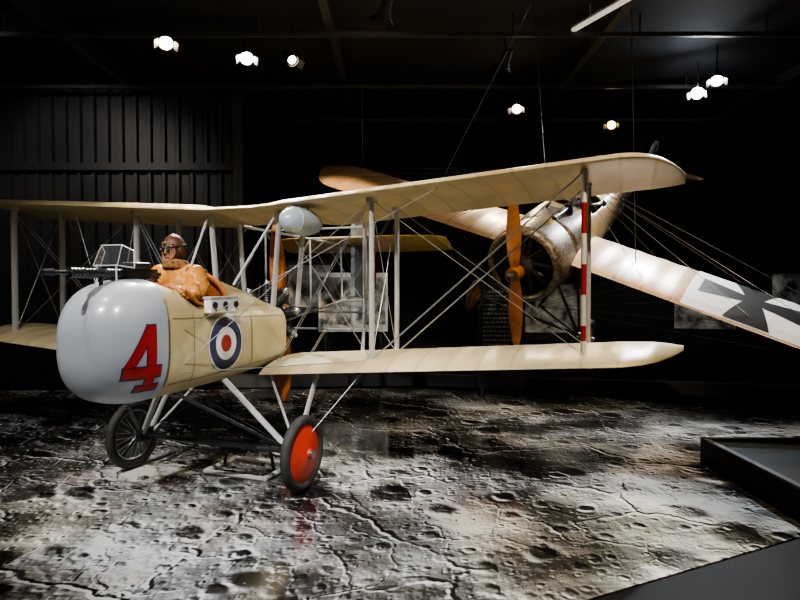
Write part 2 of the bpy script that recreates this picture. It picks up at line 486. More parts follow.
# ---- undercarriage
WO=.18
wf=.80
def wheel(name,parent,c,R,tyre,axis=(0,1,0),mats=None):
    b=Bd(); c=Vector(c); ax=Vector(axis)
    b.torus(c,ax,R-tyre,tyre,n=56,k=16,mi=0)
    b.torus(c,ax,R-tyre*2.0,tyre*.35,n=56,k=10,mi=2)
    b.revolve(c,ax,[(-.05,.03),(-.05,.045),(-.022,R-tyre*2),(.022,R-tyre*2),(.075,.05),(.09,.045),(.09,.01)],n=56,mi=1)
    b.revolve(c,ax,[(-.12,.02),(-.12,.04),(.12,.04),(.12,.02)],n=20,mi=2)
    return b.done(name,mats,parent,ang=40)
wheel('wheel_port',bip,(wf,1.0+WO,.35),.35,.045,mats=[M['rubber'],M['redwheel'],M['steel']])
b=Bd(); c=Vector((wf,-1.0+WO,.35)); b.torus(c,(0,1,0),.305,.045,n=56,k=16,mi=0); b.torus(c,(0,1,0),.255,.016,n=56,mi=2)
b.revolve(c,(0,1,0),[(-.02,.24),(-.018,.03),(.0,.03),(.0,.24)],n=48,mi=1)
for i in range(24):
    t=2*pi*i/24; t2=t+(.35 if i%2 else -.35)
    b.tube(c+Vector((.04*math.cos(t2),.06,.04*math.sin(t2))),c+Vector((.25*math.cos(t),.005,.25*math.sin(t))),.004,mi=2,n=5)
b.revolve(c,(0,1,0),[(-.1,.02),(-.1,.045),(.1,.045),(.1,.02)],n=20,mi=2)
b.done('wheel_starboard',[M['rubber'],simple('wheel_disc',(.22,.20,.17),.6),M['steel']],bip)
b=Bd()
b.tube((wf,-1.05+WO,.35),(wf,1.05+WO,.35),.022,mi=1)
b.tube((wf-.12,-.85+WO,.33),(wf-.12,.85+WO,.33),.016,mi=1)
for sg in(-1,1):
    l1=sg*.88+WO; l0=sg*.36
    b.tube((.85,l0,.99),(wf,l1,.35),.023,mi=0,flat=1.7,ref=(1,0,0))
    b.tube((-.05,sg*.9,zw(.9,LB)),(wf-.1,l1,.36),.019,mi=0,flat=1.7,ref=(1,0,0))
    b.tube((.1,l0,1.0),(wf-.1,l1,.34),.014,mi=0)
    b.tube((1.45,l0*.9,.95),(wf,l1,.36),.016,mi=1)
    b.box((wf-.03,l1,.36),(.09,.03,.06),1)
    b.tube((wf,l0,.96),(wf,-l1+2*WO,.38),.005,mi=1,n=5)
b.done('undercarriage',[M['grey'],M['gun']],bip)

# ---- gun
b=Bd(); gl=.0; gz=1.995
b.tube((2.44,gl,gz-.0),(2.2,gl,gz),.016); b.tube((2.24,gl,gz),(1.72,gl,gz),.040,n=16)
for i in range(14): b.torus((2.22-.035*i,gl,gz),(1,0,0),.040,.004,n=18,k=6)
b.tube((2.47,gl,gz),(2.38,gl,gz),.022,.028)
b.box((1.55,gl,gz),(.19,.034,.045)); b.box((1.62,gl,gz-.045),(.08,.02,.02))
b.revolve((1.58,gl,gz+.045),(0,0,1),[(0,.05),(0,.11),(.012,.12),(.045,.12),(.055,.10),(.055,.04)],n=36)
b.tube((1.38,gl-.06,gz-.03),(1.38,gl+.06,gz-.03),.012); b.tube((1.38,gl,gz-.03),(1.30,gl,gz-.1),.016)
b.tube((1.36,gl,gz),(1.30,gl,gz),.02)
b.tube((1.7,gl,1.9),(1.7,gl,gz-.03),.03,.02); b.tube((1.95,gl,1.86),(1.95,gl,gz-.03),.016)
b.tube((1.95,gl,gz-.02),(1.75,gl,1.92),.012)
b.tube((2.05,gl,gz+.03),(2.05,gl,gz+.09),.004); b.torus((2.05,gl,gz+.115),(1,0,0),.025,.004,n=20,k=6)
b.done('machine_gun',[M['gun']],bip)
b=Bd()
def pane(P):
    P=[Vector(p) for p in P]; nrm=(P[1]-P[0]).cross(P[3]-P[0]).normalized()*.0015
    vs=[p+nrm for p in P]+[p-nrm for p in P]
    b.add(vs,[(0,1,2,3),(7,6,5,4),(0,4,5,1),(1,5,6,2),(2,6,7,3),(3,7,4,0)],1)
    for i in range(4): b.tube(P[i],P[(i+1)%4],.005,mi=0,n=6)
fx=1.84
pane([(fx+.04,-.16,2.06),(fx+.04,.10,2.06),(fx-.03,.08,2.23),(fx-.03,-.14,2.23)])
pane([(fx+.04,.10,2.06),(fx-.08,.16,2.04),(fx-.11,.13,2.18),(fx-.03,.08,2.23)])
pane([(fx-.08,-.22,2.04),(fx+.04,-.16,2.06),(fx-.03,-.14,2.23),(fx-.11,-.19,2.18)])
b.tube((fx+.04,-.12,1.90),(fx+.04,-.12,2.07),.007); b.tube((fx+.04,.09,1.90),(fx+.04,.09,2.07),.007)
b.done('windscreen',[M['grey'],M['glass']],bip)

# ================================================================ PILOT
PM=BM@Matrix.Translation((1.05,-.02,-.03))
pil=empty('pilot',PM)
nodes=[((-.12,0,1.40),(.18,.16)),((-.10,0,1.60),(.20,.18)),((-.06,0,1.82),(.235,.20)),((-.03,0,1.99),(.20,.165)),((.0,0,2.09),(.10,.10)),((.02,0,2.14),.07),
 ((-.02,.22,2.0),.125),((.07,.31,1.86),.105),((.24,.21,1.84),.085),((.33,.09,1.92),.058),
 ((-.02,-.22,2.0),.125),((.07,-.31,1.86),.105),((.24,-.21,1.84),.085),((.33,-.07,1.92),.058)]
edges=[(0,1),(1,2),(2,3),(3,4),(4,5),(3,6),(6,7),(7,8),(8,9),(3,10),(10,11),(11,12),(12,13)]
jk=skinobj('jacket',nodes,edges,M['leather'],pil,sub=4)
tx=D.textures.new('folds','CLOUDS'); tx.noise_scale=.09; tx.noise_depth=2
dm=jk.modifiers.new('folds','DISPLACE'); dm.texture=tx; dm.strength=.06; dm.mid_level=.5; dm.texture_coords='LOCAL'
b=Bd()
for s in(-1,1):
    b.torus((-.02,s*.165,2.0),(0.1,1,-.25),.118,.009,n=40,k=8)
    b.torus((.10,s*.295,1.855),(.7,-s*.35,.0),.088,.008,n=36,k=8)
    b.torus((.30,s*.13,1.895),(.65,-s*.7,.5),.056,.010,n=30,k=8)
b.done('jacket_seams',[M['seam']],pil)
nodes=[((-.12,0,1.32),.15),((0,.11,1.28),.11),((.33,.13,1.33),.08),((.42,.13,1.10),.06),((.50,.13,1.06),.05),((0,-.11,1.28),.11),((.33,-.13,1.33),.08),((.42,-.13,1.10),.06),((.50,-.13,1.06),.05)]
skinobj('trousers',nodes,[(0,1),(1,2),(2,3),(3,4),(0,5),(5,6),(6,7),(7,8)],M['trouser'],pil)
HM=Matrix.Translation((.04,0,2.265))@Matrix.Rotation(math.radians(-6),4,'Z')@Matrix.Rotation(math.radians(6),4,'Y')
def headfn(q):
    x,y,z=q
    if z<0: x*=1-.12*(-z); y*=1-.30*(-z)**1.5
    if x>0:
        g=math.exp(-((y/.16)**2))*math.exp(-(((z+.18)/.2)**2)); x+=.24*g
        g=math.exp(-((y/.45)**2))*math.exp(-(((z+.78)/.18)**2)); x+=.12*g
        for s in(-1,1):
            g=math.exp(-(((y-s*.36)/.16)**2))*math.exp(-(((z-.06)/.13)**2)); x-=.13*g
    return Vector((x,y,z))
hh=empty('head',Matrix()); hh.parent=pil; hh.matrix_local=HM
b=Bd(); b.ball((0,0,0),(.098,.078,.122),n=48,m=36,fn=headfn)
for s in(-1,1):
    b.ball((.078,s*.029,.008),.0135,mi=1,n=16,m=10); b.ball((.0895,s*.029,.008),.005,mi=2,n=10,m=6)
b.ball((.094,0,-.058),(.008,.024,.006),mi=3,n=16,m=8); b.ball((.092,0,-.068),(.008,.02,.006),mi=3,n=16,m=8)
b.tube((-.02,0,-.18),(-.01,0,-.07),.055,.05,n=18)
b.done('face',[M['skin'],M['dial'],M['black'],M['lip']],hh,ang=80)
b=Bd(); n,mm=48,30; vs=[];fs_=[]
for i in range(mm+1):
    ph=-pi/2+pi*i/mm
    for j in range(n):
        t=2*pi*j/n; q=Vector((math.cos(ph)*math.cos(t),math.cos(ph)*math.sin(t),math.sin(ph)))
        if q.z<0: q.y*=1-.25*(-q.z)**1.5
        vs.append((q.x*.118-.004,q.y*.100,q.z*.138+.002))
for i in range(mm):
    for j in range(n):
        a=[i*n+j,i*n+(j+1)%n,(i+1)*n+(j+1)%n,(i+1)*n+j]
        c=sum((Vector(vs[k]) for k in a),Vector())/4
        if c.x>.045 and c.z<.05 and abs(c.y)<.075: continue
        if c.z<-.105: continue
        fs_.append(a)
b.add(vs,fs_); hel=b.done('flying_helmet',[M['leather2']],hh,ang=80)
sm=hel.modifiers.new('s','SOLIDIFY'); sm.thickness=.008
b=Bd()
b.path([(.10-.035*abs(math.sin(t))**2,.072*math.sin(t),-.02+.085*math.cos(t)) for t in [2*pi*i/36 for i in range(37)]],.014)
b.done('helmet_fur_edging',[M['fur']],hh)
b=Bd()
for s in(-1,1): b.ball((.0,s*.096,-.015),(.038,.016,.045),n=20,m=12)
b.path([(.118*math.cos(t)-.004,0,.138*math.sin(t)+.003) for t in [math.radians(25+130*i/20) for i in range(21)]],.005)
b.done('helmet_ear_pads',[M['leather2']],hh)
b=Bd()
for s in(-1,1):
    b.torus((.112,s*.033,.018),(1,s*.25,0),.027,.008,n=24,k=8,mi=0); b.revolve((.105,s*.033,.018),(1,s*.25,0),[(0,.001),(0,.026),(.004,.026),(.008,.001)],mi=1,n=24)
b.tube((.116,-.01,.02),(.116,.01,.02),.005)
b.path([(.095*math.cos(t)-.0+.022*math.cos(t),.105*math.sin(t),.022+.02*(1-math.cos(t))*.5) for t in [math.radians(38+284*i/30) for i in range(31)]],.007)
b.done('goggles',[M['gun'],M['glass']],hh)
b=Bd(); 
for k in range(3): b.torus((.0+.01*k,0,2.100+.018*k),(-.12,0,1),.108-.008*k,.030,n=36,k=12)
b.done('fur_collar',[M['fur']],pil)
for s in(-1,1):
    nd=[((.32,s*.10,1.91),.036),((.37,s*.075,1.945),(.036,.022)),((.395,s*.06,1.96),(.034,.02))]
    sd_='port' if s>0 else 'starboard'
    skinobj('glove_palm_'+sd_,nd,[(0,1),(1,2)],M['glove'],pil,sub=2)
    for k in range(4):
        z=1.995-.021*k; ln=[.9,1,.95,.8][k]
        p0=Vector((.385,s*.062,z-.005)); pts=[p0,p0+Vector((.032*ln,-s*.012,.0)),p0+Vector((.036*ln,-s*.038*ln,-.002)),p0+Vector((.012,-s*.046*ln,-.004))]
        skinobj('finger_%d_%s'%(k+1,sd_),[(tuple(p),r) for p,r in zip(pts,(.0105,.010,.009,.008))],[(0,1),(1,2),(2,3)],M['glove'],pil,sub=2)
    pts=[(.35,s*.06,1.965),(.365,s*.035,1.995),(.385,s*.012,2.0)]
    skinobj('thumb_'+sd_,[(p,r) for p,r in zip(pts,(.013,.011,.009))],[(0,1),(1,2)],M['glove'],pil,sub=2)

# ================================================================ MONOPLANE
F2=Vector((-.57,-.735,-.36)).normalized()
Wd=Vector((.822,-.479,-.325)); Wd=(Wd-F2*Wd.dot(F2)).normalized(); U2=F2.cross(Wd)
MM=Matrix.Identity(4)
for i in range(3): MM[i][0]=F2[i];MM[i][1]=Wd[i];MM[i][2]=U2[i]
MM.translation=Vector((1.64,8.0,2.16))
mono=empty('monoplane',MM); MI=MM.inverted()
FT=[(-6.3,.04,.10,.02,3),(-4.5,.17,.22,.02,4.5),(-2.6,.36,.40,.01,5),(-1.6,.43,.46,0,5),(-.95,.47,.49,0,3.5),(-.55,.50,.50,0,2.2)]
rr=[]
for i in range(60):
    x=-6.3+5.75*i/59; hw,hh_,zc,n=tab(FT,x)
    rr.append([(x,hw*math.copysign(abs(math.cos(t))**(2/n),math.cos(t)),zc+hh_*math.copysign(abs(math.sin(t))**(2/n),math.sin(t))) for t in [2*pi*(k+.5)/40 for k in range(40)]])
b=Bd(); nn=40; vs=[p for r_ in rr for p in r_]
for i in range(59):
    for j in range(nn):
        q=[i*nn+j,i*nn+(j+1)%nn,(i+1)*nn+(j+1)%nn,(i+1)*nn+j]; c=sum((Vector(vs[k]) for k in q),Vector())/4
        if -2.15<c.x<-1.45 and c.z>.36 and abs(c.y)<.36: continue
        b.f.append(tuple(q)); b.mi.append(1 if c.x>-1.15 else 0)
b.v=vs; b.f.append(tuple(range(nn))); b.mi.append(0)
fu=b.done('fuselage',[M['mono2'],M['cowl']],mono,ang=60); sm=fu.modifiers.new('s','SOLIDIFY'); sm.thickness=.012; sm.offset=-1
b=Bd(); b.path([(-1.8+.36*math.cos(t),.33*math.sin(t),.46+.03*math.cos(t)) for t in [2*pi*i/40 for i in range(41)]],.028)
b.box((-1.5,0,.38),(.02,.3,.12)); b.done('cockpit_rim',[M['leather2']],mono)
b=Bd(); b.tube((-.5,.12,.56),(-1.35,.12,.56),.03,n=14); b.box((-1.2,.12,.55),(.2,.05,.06)); b.done('forward_gun',[M['gun']],mono)
b=Bd()
prof=[(-.62,.50),(-.45,.525),(-.1,.53),(.0,.52),(.05,.49),(.06,.45),(.03,.42),(-.05,.41),(-.4,.41),(-.5,.40)]
b.revolve((0,0,0),(1,0,0),prof,n=64); b.f=b.f[:-2]; b.mi=b.mi[:-2]
b.revolve((-.45,0,0),(1,0,0),[(0,.05),(0,.45)],n=40,mi=1)
b.done('engine_cowl',[M['cowl'],M['black']],mono,ang=50)
rotary('rotary_engine_2',mono,(-.12,0,0),.40,core=.13,ms=[M['dullsteel'],M['gun']])
b=Bd(); blade(b,(.25,0,-.03),(0,-.2,.98),1.06,w=.085); b.revolve((.16,0,-.03),(1,0,0),[(0,.05),(0,.1),(.17,.1),(.17,.05)]); b.revolve((.0,0,-.03),(1,0,0),[(0,.04),(.38,.06),(.42,.03)],mi=1)
b.done('propeller_2',[M['wood'],M['dullsteel']],mono)
WL,WT,WZ=-.38,-1.72,.02
def droop(y): return -.045*max(0,y-.4)
def mst(sg):
    st=[]
    span=4.6 if sg>0 else 4.38
    for i in range(57):
        y=.40+(span-.4)*i/56; a=y+4.6-span
        le=WL; tr=WT+.02*abs(math.sin(pi*y/.36))
        if a>3.9: u=(a-3.9)/.7; le=WL-.55*u**2.2
        if a>4.2: tr=WT+.3*((a-4.2)/.4)**2
        dz=droop(sg*y)
        st.append((sg*y,le,tr,WZ+.03+dz,WZ-.03+dz))
    return st
wing('wing_port',mst(1),M['mono'],mono,thick=.06,camber=.045)
wing('wing_starboard',mst(-1),M['mono'],mono,thick=.06,camber=.045)
def wtop(x,y=0):
    c=WL-WT; u=max(0.001,min(.999,(WL-x)/c)); th=.06*c*(2.2*math.sqrt(u)*(1-u)+.05*u*(1-u)); return lerp(WZ+.03,WZ-.03,u)+.045*c*4*u*(1-u)*.9+th*.62+droop(y)
b=Bd()
def cq(P,mi,off,ztop,n=8):
    P=[Vector(p) for p in P]; vs=[];fs=[]
    for i in range(n+1):
        for j in range(n+1):
            p=P[0].lerp(P[1],i/n).lerp(P[3].lerp(P[2],i/n),j/n); vs.append(ztop(p,off))
    for i in range(n):
        for j in range(n): fs.append((i*(n+1)+j,(i+1)*(n+1)+j,(i+1)*(n+1)+j+1,i*(n+1)+j+1))
    b.add(vs,fs,mi)
def cross(cx,cy,r,ztop,bgx,bgy,o=.006,nar=.13,wide=.42):
    cq([(cx-bgx,cy-bgy),(cx+bgx,cy-bgy),(cx+bgx,cy+bgy),(cx-bgx,cy+bgy)],0,o,ztop)
    for dx,dy in((1,0),(-1,0),(0,1),(0,-1)):
        px,py=-dy,dx
        cq([(cx+px*r*nar,cy+py*r*nar),(cx-px*r*nar,cy-py*r*nar),(cx+dx*r-px*r*wide,cy+dy*r-py*r*wide),(cx+dx*r+px*r*wide,cy+dy*r+py*r*wide)],1,o+.004,ztop)
    cq([(cx-r*nar,cy-r*nar),(cx+r*nar,cy-r*nar),(cx+r*nar,cy+r*nar),(cx-r*nar,cy+r*nar)],1,o+.004,ztop,2)
cross(-1.05,2.66,.62,lambda p,o:(p.x,p.y,wtop(p.x,p.y)+o),.65,.74)
b.done('wing_cross',[M['white'],M['black']],mono,smooth=False)
b=Bd()
def fside(p,o):
    hw,hh_,zc,n=tab(FT,p.x); return (p.x,hw+o,p.y)
cross(-3.5,.02,.20,fside,.22,.21,o=.012)
b.done('fuselage_cross',[M['white'],M['black']],mono,smooth=False)
b=Bd()
pts=[(-5.95,.05),(-5.95,.30),(-6.05,.44),(-6.25,.50),(-6.45,.46),(-6.6,.3),(-6.64,.1),(-6.58,-.15),(-6.43,-.30),(-6.3,-.28)]
for y,sgn in((.018,1),(-.018,-1)): b.add([(x,y,z) for x,z in pts],[tuple(range(len(pts)))],0)
n_=len(pts); b.add([(x,.018,z) for x,z in pts]+[(x,-.018,z) for x,z in pts],[(i,(i+1)%n_,n_+(i+1)%n_,n_+i) for i in range(n_)],0)
cross(-6.30,.16,.24,lambda p,o:(p.x,.018+o,p.y),.001,.001)
b.done('rudder_2',[M['white'],M['black']],mono,smooth=False)
st=[]
for i in range(31):
    y=-1.1+2.2*i/30; a=abs(y)/1.1; st.append((y,-5.75-.25*a**3,-6.3+.15*a**4,.0,-.01))
wing('elevator',st,M['mono'],mono,thick=.03,camber=0)
b=Bd()
for sg in(-1,1):
    b.tube((-.5,sg*.38,-.38),(-.55,sg*.8,-1.05),.022,mi=0); b.tube((-1.2,sg*.40,-.4),(-.6,sg*.8,-1.05),.020,mi=0); b.tube((-.85,sg*.1,-1.0),(-.55,sg*.8,-1.05),.016,mi=0)
    b.tube((-.5,sg*.3,-.42),(-.85,sg*.05,-1.0),.018,mi=0); b.tube((-1.2,sg*.3,-.42),(-.85,sg*.05,-1.0),.018,mi=0)
b.tube((-.57,-.95,-1.05),(-.57,.95,-1.05),.022,mi=0)
for sg in(-1,1): b.tube((-1.0,sg*.2,.45),(-1.15,0,1.05),.016,mi=0); b.tube((-1.4,sg*.2,.45),(-1.15,0,1.05),.016,mi=0)
b.done('landing_gear',[M['gun']],mono)
for i,sg in enumerate((-1,1)):
    wheel('mono_wheel_%d'%(i+1),mono,(-.57,sg*.9,-1.05),.27,.04,axis=(0,1,0),mats=[M['rubber'],M['wood'],M['steel']])
b=Bd()
for sg in(-1,1):
    for y in(1.4,2.7,4.0):
        for x in(-.6,-1.5):
            b.tube((-1.15,0,1.04),(x,sg*y,wtop(x,sg*y)),.0038,n=5,cap=False); b.tube((-.85,sg*.06,-1.0),(x,sg*y,wtop(x,sg*y)-.07),.0038,n=5,cap=False)
b.done('bracing_wires_2',[M['cable']],mono)
CH=5.75
b=Bd()
def hang(local,dx,dy):
    p=MM@Vector(local); q=Vector((p.x+dx,p.y+dy,CH)); b.tube(MI@p,MI@q,.007,n=6)
hang((-1.0,-3.5,.05),0,0); hang((-1.0,-2.1,.05),1.3,-1.4); hang((-1.0,1.2,.05),-.1,0); hang((-5.6,0,.1),0,.1); hang((-1.0,3.6,-.08),.1,0); hang((-1.3,-.3,.48),-.2,0)
b.done('suspension_cables',[M['cable']],mono)

# ================================================================ ROOM
dark=simple('black_wall_paint',(.012,.012,.015),.7,noise=.25,scale=1.5)
ribm=simple('ribbed_cladding',(.034,.034,.037),.5,noise=.25,scale=1.2)
b=Bd()
x=-12.0;y0=11.6
prof=[]
while x<-3.2:
    prof+=[(x,y0),(x+.12,y0),(x+.15,y0-.06),(x+.21,y0-.06),(x+.24,y0)]; x+=.27
prof.append((-3.07,y0))
n=len(prof); b.add([(p[0],p[1],0) for p in prof]+[(p[0],p[1],CH) for p in prof],[(i,i+1,n+i+1,n+i) for i in range(n-1)])
b.add([(-3.07,y0,0),(-3.07,15.2,0),(-3.07,15.2,CH),(-3.07,y0,CH)],[(0,1,2,3)])
b.done('wall_left_cladding',[ribm],None,smooth=False)
def boxo(name,c,h,mat,R=None):
    b=Bd(); b.box((0,0,0),h,0,R); o=b.done(name,[mat],None,smooth=False); o.location=c; return o
boxo('wall_back',(0,15.3,CH/2),(12.2,.1,CH/2),dark)
boxo('wall_left',(-12.1,5.5,CH/2),(.1,9.7,CH/2),dark)
boxo('wall_right',(12.1,5.5,CH/2),(.1,9.7,CH/2),dark)
boxo('wall_front',(0,-4.1,CH/2),(12,.1,CH/2),dark)
boxo('ceiling',(0,5.6,CH+.05),(12.2,9.8,.05),simple('ceiling_black',(.018,.018,.020),.8))
fl=simple('dark_floor',(.0025,.0025,.003),.6,noise=.3,scale=3,spec=.1)
boxo('floor',(0,5.6,-.06),(12.2,9.8,.05),fl)
trimm=simple('dark_metal',(.08,.08,.085),.4,.4)
boxo('trim_1',(-3.07,11.5,CH/2),(.09,.09,CH/2-.01),trimm)
boxo('trim_2',(-7.5,11.48,4.15),(4.4,.05,.07),simple('wall_rail',(.03,.03,.032),.5))
b=Bd()
for y,z in((8.6,5.45),(11.0,5.5),(13.2,5.5)):
    b.box((0,y,z),(11.9,.03,.03))
    for i in range(13): b.tube((-11+i*1.8,y,z),(-11+i*1.8,y,CH),.012)
for x in(-9,-5,-1,3,7): b.box((x,6,CH-.1),(.06,9.5,.09))
b.done('trim_3',[trimm],None,smooth=False)

# ---- printed floor
m,nt,bs=newmat('printed_aerial_photograph'); L=nt.links
g=D.node_groups.new('relief_height','ShaderNodeTree')
g.interface.new_socket('Vector',in_out='INPUT',socket_type='NodeSocketVector'); g.interface.new_socket('Height',in_out='OUTPUT',socket_type='NodeSocketFloat'); g.interface.new_socket('Pit',in_out='OUTPUT',socket_type='NodeSocketFloat')
gi=g.nodes.new('NodeGroupInput'); go=g.nodes.new('NodeGroupOutput'); GL=g.links
def math_(nt_,op,a,b_=None,c=None):
    n=nt_.nodes.new('ShaderNodeMath'); n.operation=op
    for i,v_ in enumerate((a,b_,c)):
        if v_ is None: continue
        if isinstance(v_,(int,float)): n.inputs[i].default_value=v_
        else: nt_.links.new(v_,n.inputs[i])
    return n.outputs[0]
def warp(sc,amt,det=3):
    wn=g.nodes.new('ShaderNodeTexNoise'); wn.inputs['Scale'].default_value=sc; wn.inputs['Detail'].default_value=det; GL.new(gi.outputs[0],wn.inputs['Vector'])
    vm=g.nodes.new('ShaderNodeVectorMath'); vm.operation='MULTIPLY_ADD'; GL.new(wn.outputs['Color'],vm.inputs[0]); vm.inputs[1].default_value=(amt,amt,0); GL.new(gi.outputs[0],vm.inputs[2]); return vm.outputs[0]
wv=warp(5,.10); wv2=warp(4.5,.30,2)
pits=[]
def crater(scale,rmax,amp,thr):
    v_=g.nodes.new('ShaderNodeTexVoronoi'); v_.voronoi_dimensions='2D'; v_.inputs['Scale'].default_value=scale; GL.new(wv,v_.inputs['Vector'])
    sp=g.nodes.new('ShaderNodeSeparateColor'); GL.new(v_.outputs['Color'],sp.inputs[0])
    rad=math_(g,'MULTIPLY_ADD',sp.outputs[0],rmax,-thr*rmax); rad=math_(g,'MAXIMUM',rad,.01)
    q=math_(g,'DIVIDE',v_.outputs['Distance'],rad)
    mr=g.nodes.new('ShaderNodeMapRange'); mr.interpolation_type='SMOOTHSTEP'; GL.new(q,mr.inputs['Value']); mr.inputs['From Min'].default_value=.35; mr.inputs['From Max'].default_value=1.0
    q2=g.nodes.new('ShaderNodeMapRange'); q2.interpolation_type='SMOOTHSTEP'; GL.new(q,q2.inputs['Value']); q2.inputs['From Min'].default_value=1.0; q2.inputs['From Max'].default_value=1.6; q2.inputs['To Min'].default_value=.35; q2.inputs['To Max'].default_value=0
    pits.append(math_(g,'SUBTRACT',1.0,mr.outputs[0]))
    s_=math_(g,'ADD',mr.outputs[0],q2.outputs[0]); return math_(g,'MULTIPLY',s_,amp)
h=crater(1.5,.66,.50,.25)
h=math_(g,'ADD',h,crater(2.9,.62,.30,.35)); h=math_(g,'ADD',h,crater(7,.65,.16,.25)); h=math_(g,'ADD',h,crater(16,.65,.09,.2))
nz=g.nodes.new('ShaderNodeTexNoise'); nz.inputs['Scale'].default_value=4.5; nz.inputs['Detail'].default_value=12; nz.inputs['Roughness'].default_value=.62; GL.new(gi.outputs[0],nz.inputs['Vector'])
h=math_(g,'ADD',h,math_(g,'MULTIPLY',nz.outputs['Fac'],.70))
for sc,wd_,am,seed in((.75,.030,.42,0),(1.9,.035,.16,5)):
    ve=g.nodes.new('ShaderNodeTexVoronoi'); ve.voronoi_dimensions='2D'; ve.feature='DISTANCE_TO_EDGE'; ve.inputs['Scale'].default_value=sc; GL.new(wv2,ve.inputs['Vector'])
    mr=g.nodes.new('ShaderNodeMapRange'); mr.interpolation_type='SMOOTHSTEP'; GL.new(ve.outputs['Distance'],mr.inputs['Value']); mr.inputs['From Max'].default_value=wd_
    mk=g.nodes.new('ShaderNodeTexNoise'); mk.inputs['Scale'].default_value=.8; mk.inputs['Detail'].default_value=1
    mpp=g.nodes.new('ShaderNodeMapping'); mpp.inputs['Location'].default_value=(seed,seed,0); GL.new(gi.outputs[0],mpp.inputs[0]); GL.new(mpp.outputs[0],mk.inputs['Vector'])
    mkr=g.nodes.new('ShaderNodeMapRange'); GL.new(mk.outputs['Fac'],mkr.inputs['Value']); mkr.inputs['From Min'].default_value=.43; mkr.inputs['From Max'].default_value=.56
    h=math_(g,'ADD',h,math_(g,'MULTIPLY',math_(g,'MULTIPLY',mr.outputs[0],am),mkr.outputs[0]))
GL.new(h,go.inputs[0])
pt=math_(g,'ADD',math_(g,'MULTIPLY',pits[0],1.2),math_(g,'MULTIPLY',pits[1],.6)); pt=math_(g,'ADD',pt,math_(g,'MULTIPLY',pits[2],.3)); GL.new(pt,go.inputs[1])
tc=nt.nodes.new('ShaderNodeTexCoord')
A=nt.nodes.new('ShaderNodeGroup'); A.node_tree=g; L.new(tc.outputs['Object'],A.inputs[0])
off=nt.nodes.new('ShaderNodeVectorMath'); off.operation='ADD'; L.new(tc.outputs['Object'],off.inputs[0]); off.inputs[1].default_value=(.016,.020,0)
Bn=nt.nodes.new('ShaderNodeGroup'); Bn.node_tree=g; L.new(off.outputs[0],Bn.inputs[0])
d_=math_(nt,'SUBTRACT',A.outputs[0],Bn.outputs[0])
big=nt.nodes.new('ShaderNodeTexNoise'); big.inputs['Scale'].default_value=.6; big.inputs['Detail'].default_value=8; big.inputs['Roughness'].default_value=.58; L.new(tc.outputs['Object'],big.inputs['Vector'])
val=math_(nt,'MULTIPLY_ADD',d_,2.3,.58)
bg=math_(nt,'MULTIPLY_ADD',big.outputs['Fac'],3.2,-1.6)
val=math_(nt,'ADD',val,bg)
val=math_(nt,'SUBTRACT',val,math_(nt,'MULTIPLY',A.outputs[1],.30))
# print gets darker towards the far side and towards the left
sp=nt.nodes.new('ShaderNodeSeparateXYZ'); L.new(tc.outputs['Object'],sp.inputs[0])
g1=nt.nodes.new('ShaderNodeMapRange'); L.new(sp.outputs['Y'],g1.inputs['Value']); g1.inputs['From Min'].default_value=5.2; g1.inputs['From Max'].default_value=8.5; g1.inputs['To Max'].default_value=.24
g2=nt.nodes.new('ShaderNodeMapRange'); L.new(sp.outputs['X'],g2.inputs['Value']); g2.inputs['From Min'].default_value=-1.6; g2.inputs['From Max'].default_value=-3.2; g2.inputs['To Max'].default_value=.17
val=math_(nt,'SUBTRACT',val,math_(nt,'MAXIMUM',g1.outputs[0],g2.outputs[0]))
cr=nt.nodes.new('ShaderNodeValToRGB'); e=cr.color_ramp.elements
e[0].position=.0; e[0].color=(.008,.008,.009,1); e[1].position=1; e[1].color=(.80,.81,.82,1)
x1=e.new(.3); x1.color=(.055,.053,.051,1); x2=e.new(.6); x2.color=(.25,.25,.25,1)
L.new(val,cr.inputs['Fac'])
brn=nt.nodes.new('ShaderNodeTexNoise'); brn.inputs['Scale'].default_value=.7; brn.inputs['Detail'].default_value=3
mp=nt.nodes.new('ShaderNodeMapping'); mp.inputs['Location'].default_value=(7,3,0); L.new(tc.outputs['Object'],mp.inputs[0]); L.new(mp.outputs[0],brn.inputs['Vector'])
mr=nt.nodes.new('ShaderNodeMapRange'); L.new(brn.outputs['Fac'],mr.inputs['Value']); mr.inputs['From Min'].default_value=.5; mr.inputs['From Max'].default_value=.66
mx=nt.nodes.new('ShaderNodeMix'); mx.data_type='RGBA'; mx.blend_type='MULTIPLY'; L.new(mr.outputs[0],mx.inputs['Factor']); L.new(cr.outputs['Color'],mx.inputs[6]); mx.inputs[7].default_value=(.86,.77,.70,1)
L.new(mx.outputs[2],bs.inputs['Base Color'])
bs.inputs['Roughness'].default_value=.10; bs.inputs['Specular IOR Level'].default_value=.8
rn=nt.nodes.new('ShaderNodeTexNoise'); rn.inputs['Scale'].default_value=1.3; rn.inputs['Detail'].default_value=2; L.new(tc.outputs['Object'],rn.inputs['Vector'])
rb=nt.nodes.new('ShaderNodeBump'); rb.inputs['Strength'].default_value=.2; rb.inputs['Distance'].default_value=.02; L.new(rn.outputs['Fac'],rb.inputs['Height']); L.new(rb.outputs['Normal'],bs.inputs['Normal'])
M['print']=m
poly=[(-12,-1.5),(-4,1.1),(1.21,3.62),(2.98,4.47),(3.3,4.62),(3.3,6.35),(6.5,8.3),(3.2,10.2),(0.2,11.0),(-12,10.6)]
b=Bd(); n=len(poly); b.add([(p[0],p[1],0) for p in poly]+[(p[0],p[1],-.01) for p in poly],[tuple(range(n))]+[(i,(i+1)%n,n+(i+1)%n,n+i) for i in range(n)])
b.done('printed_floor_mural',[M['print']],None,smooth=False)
pm=simple('plinth_black',(.003,.003,.0035),.5,spec=.12)
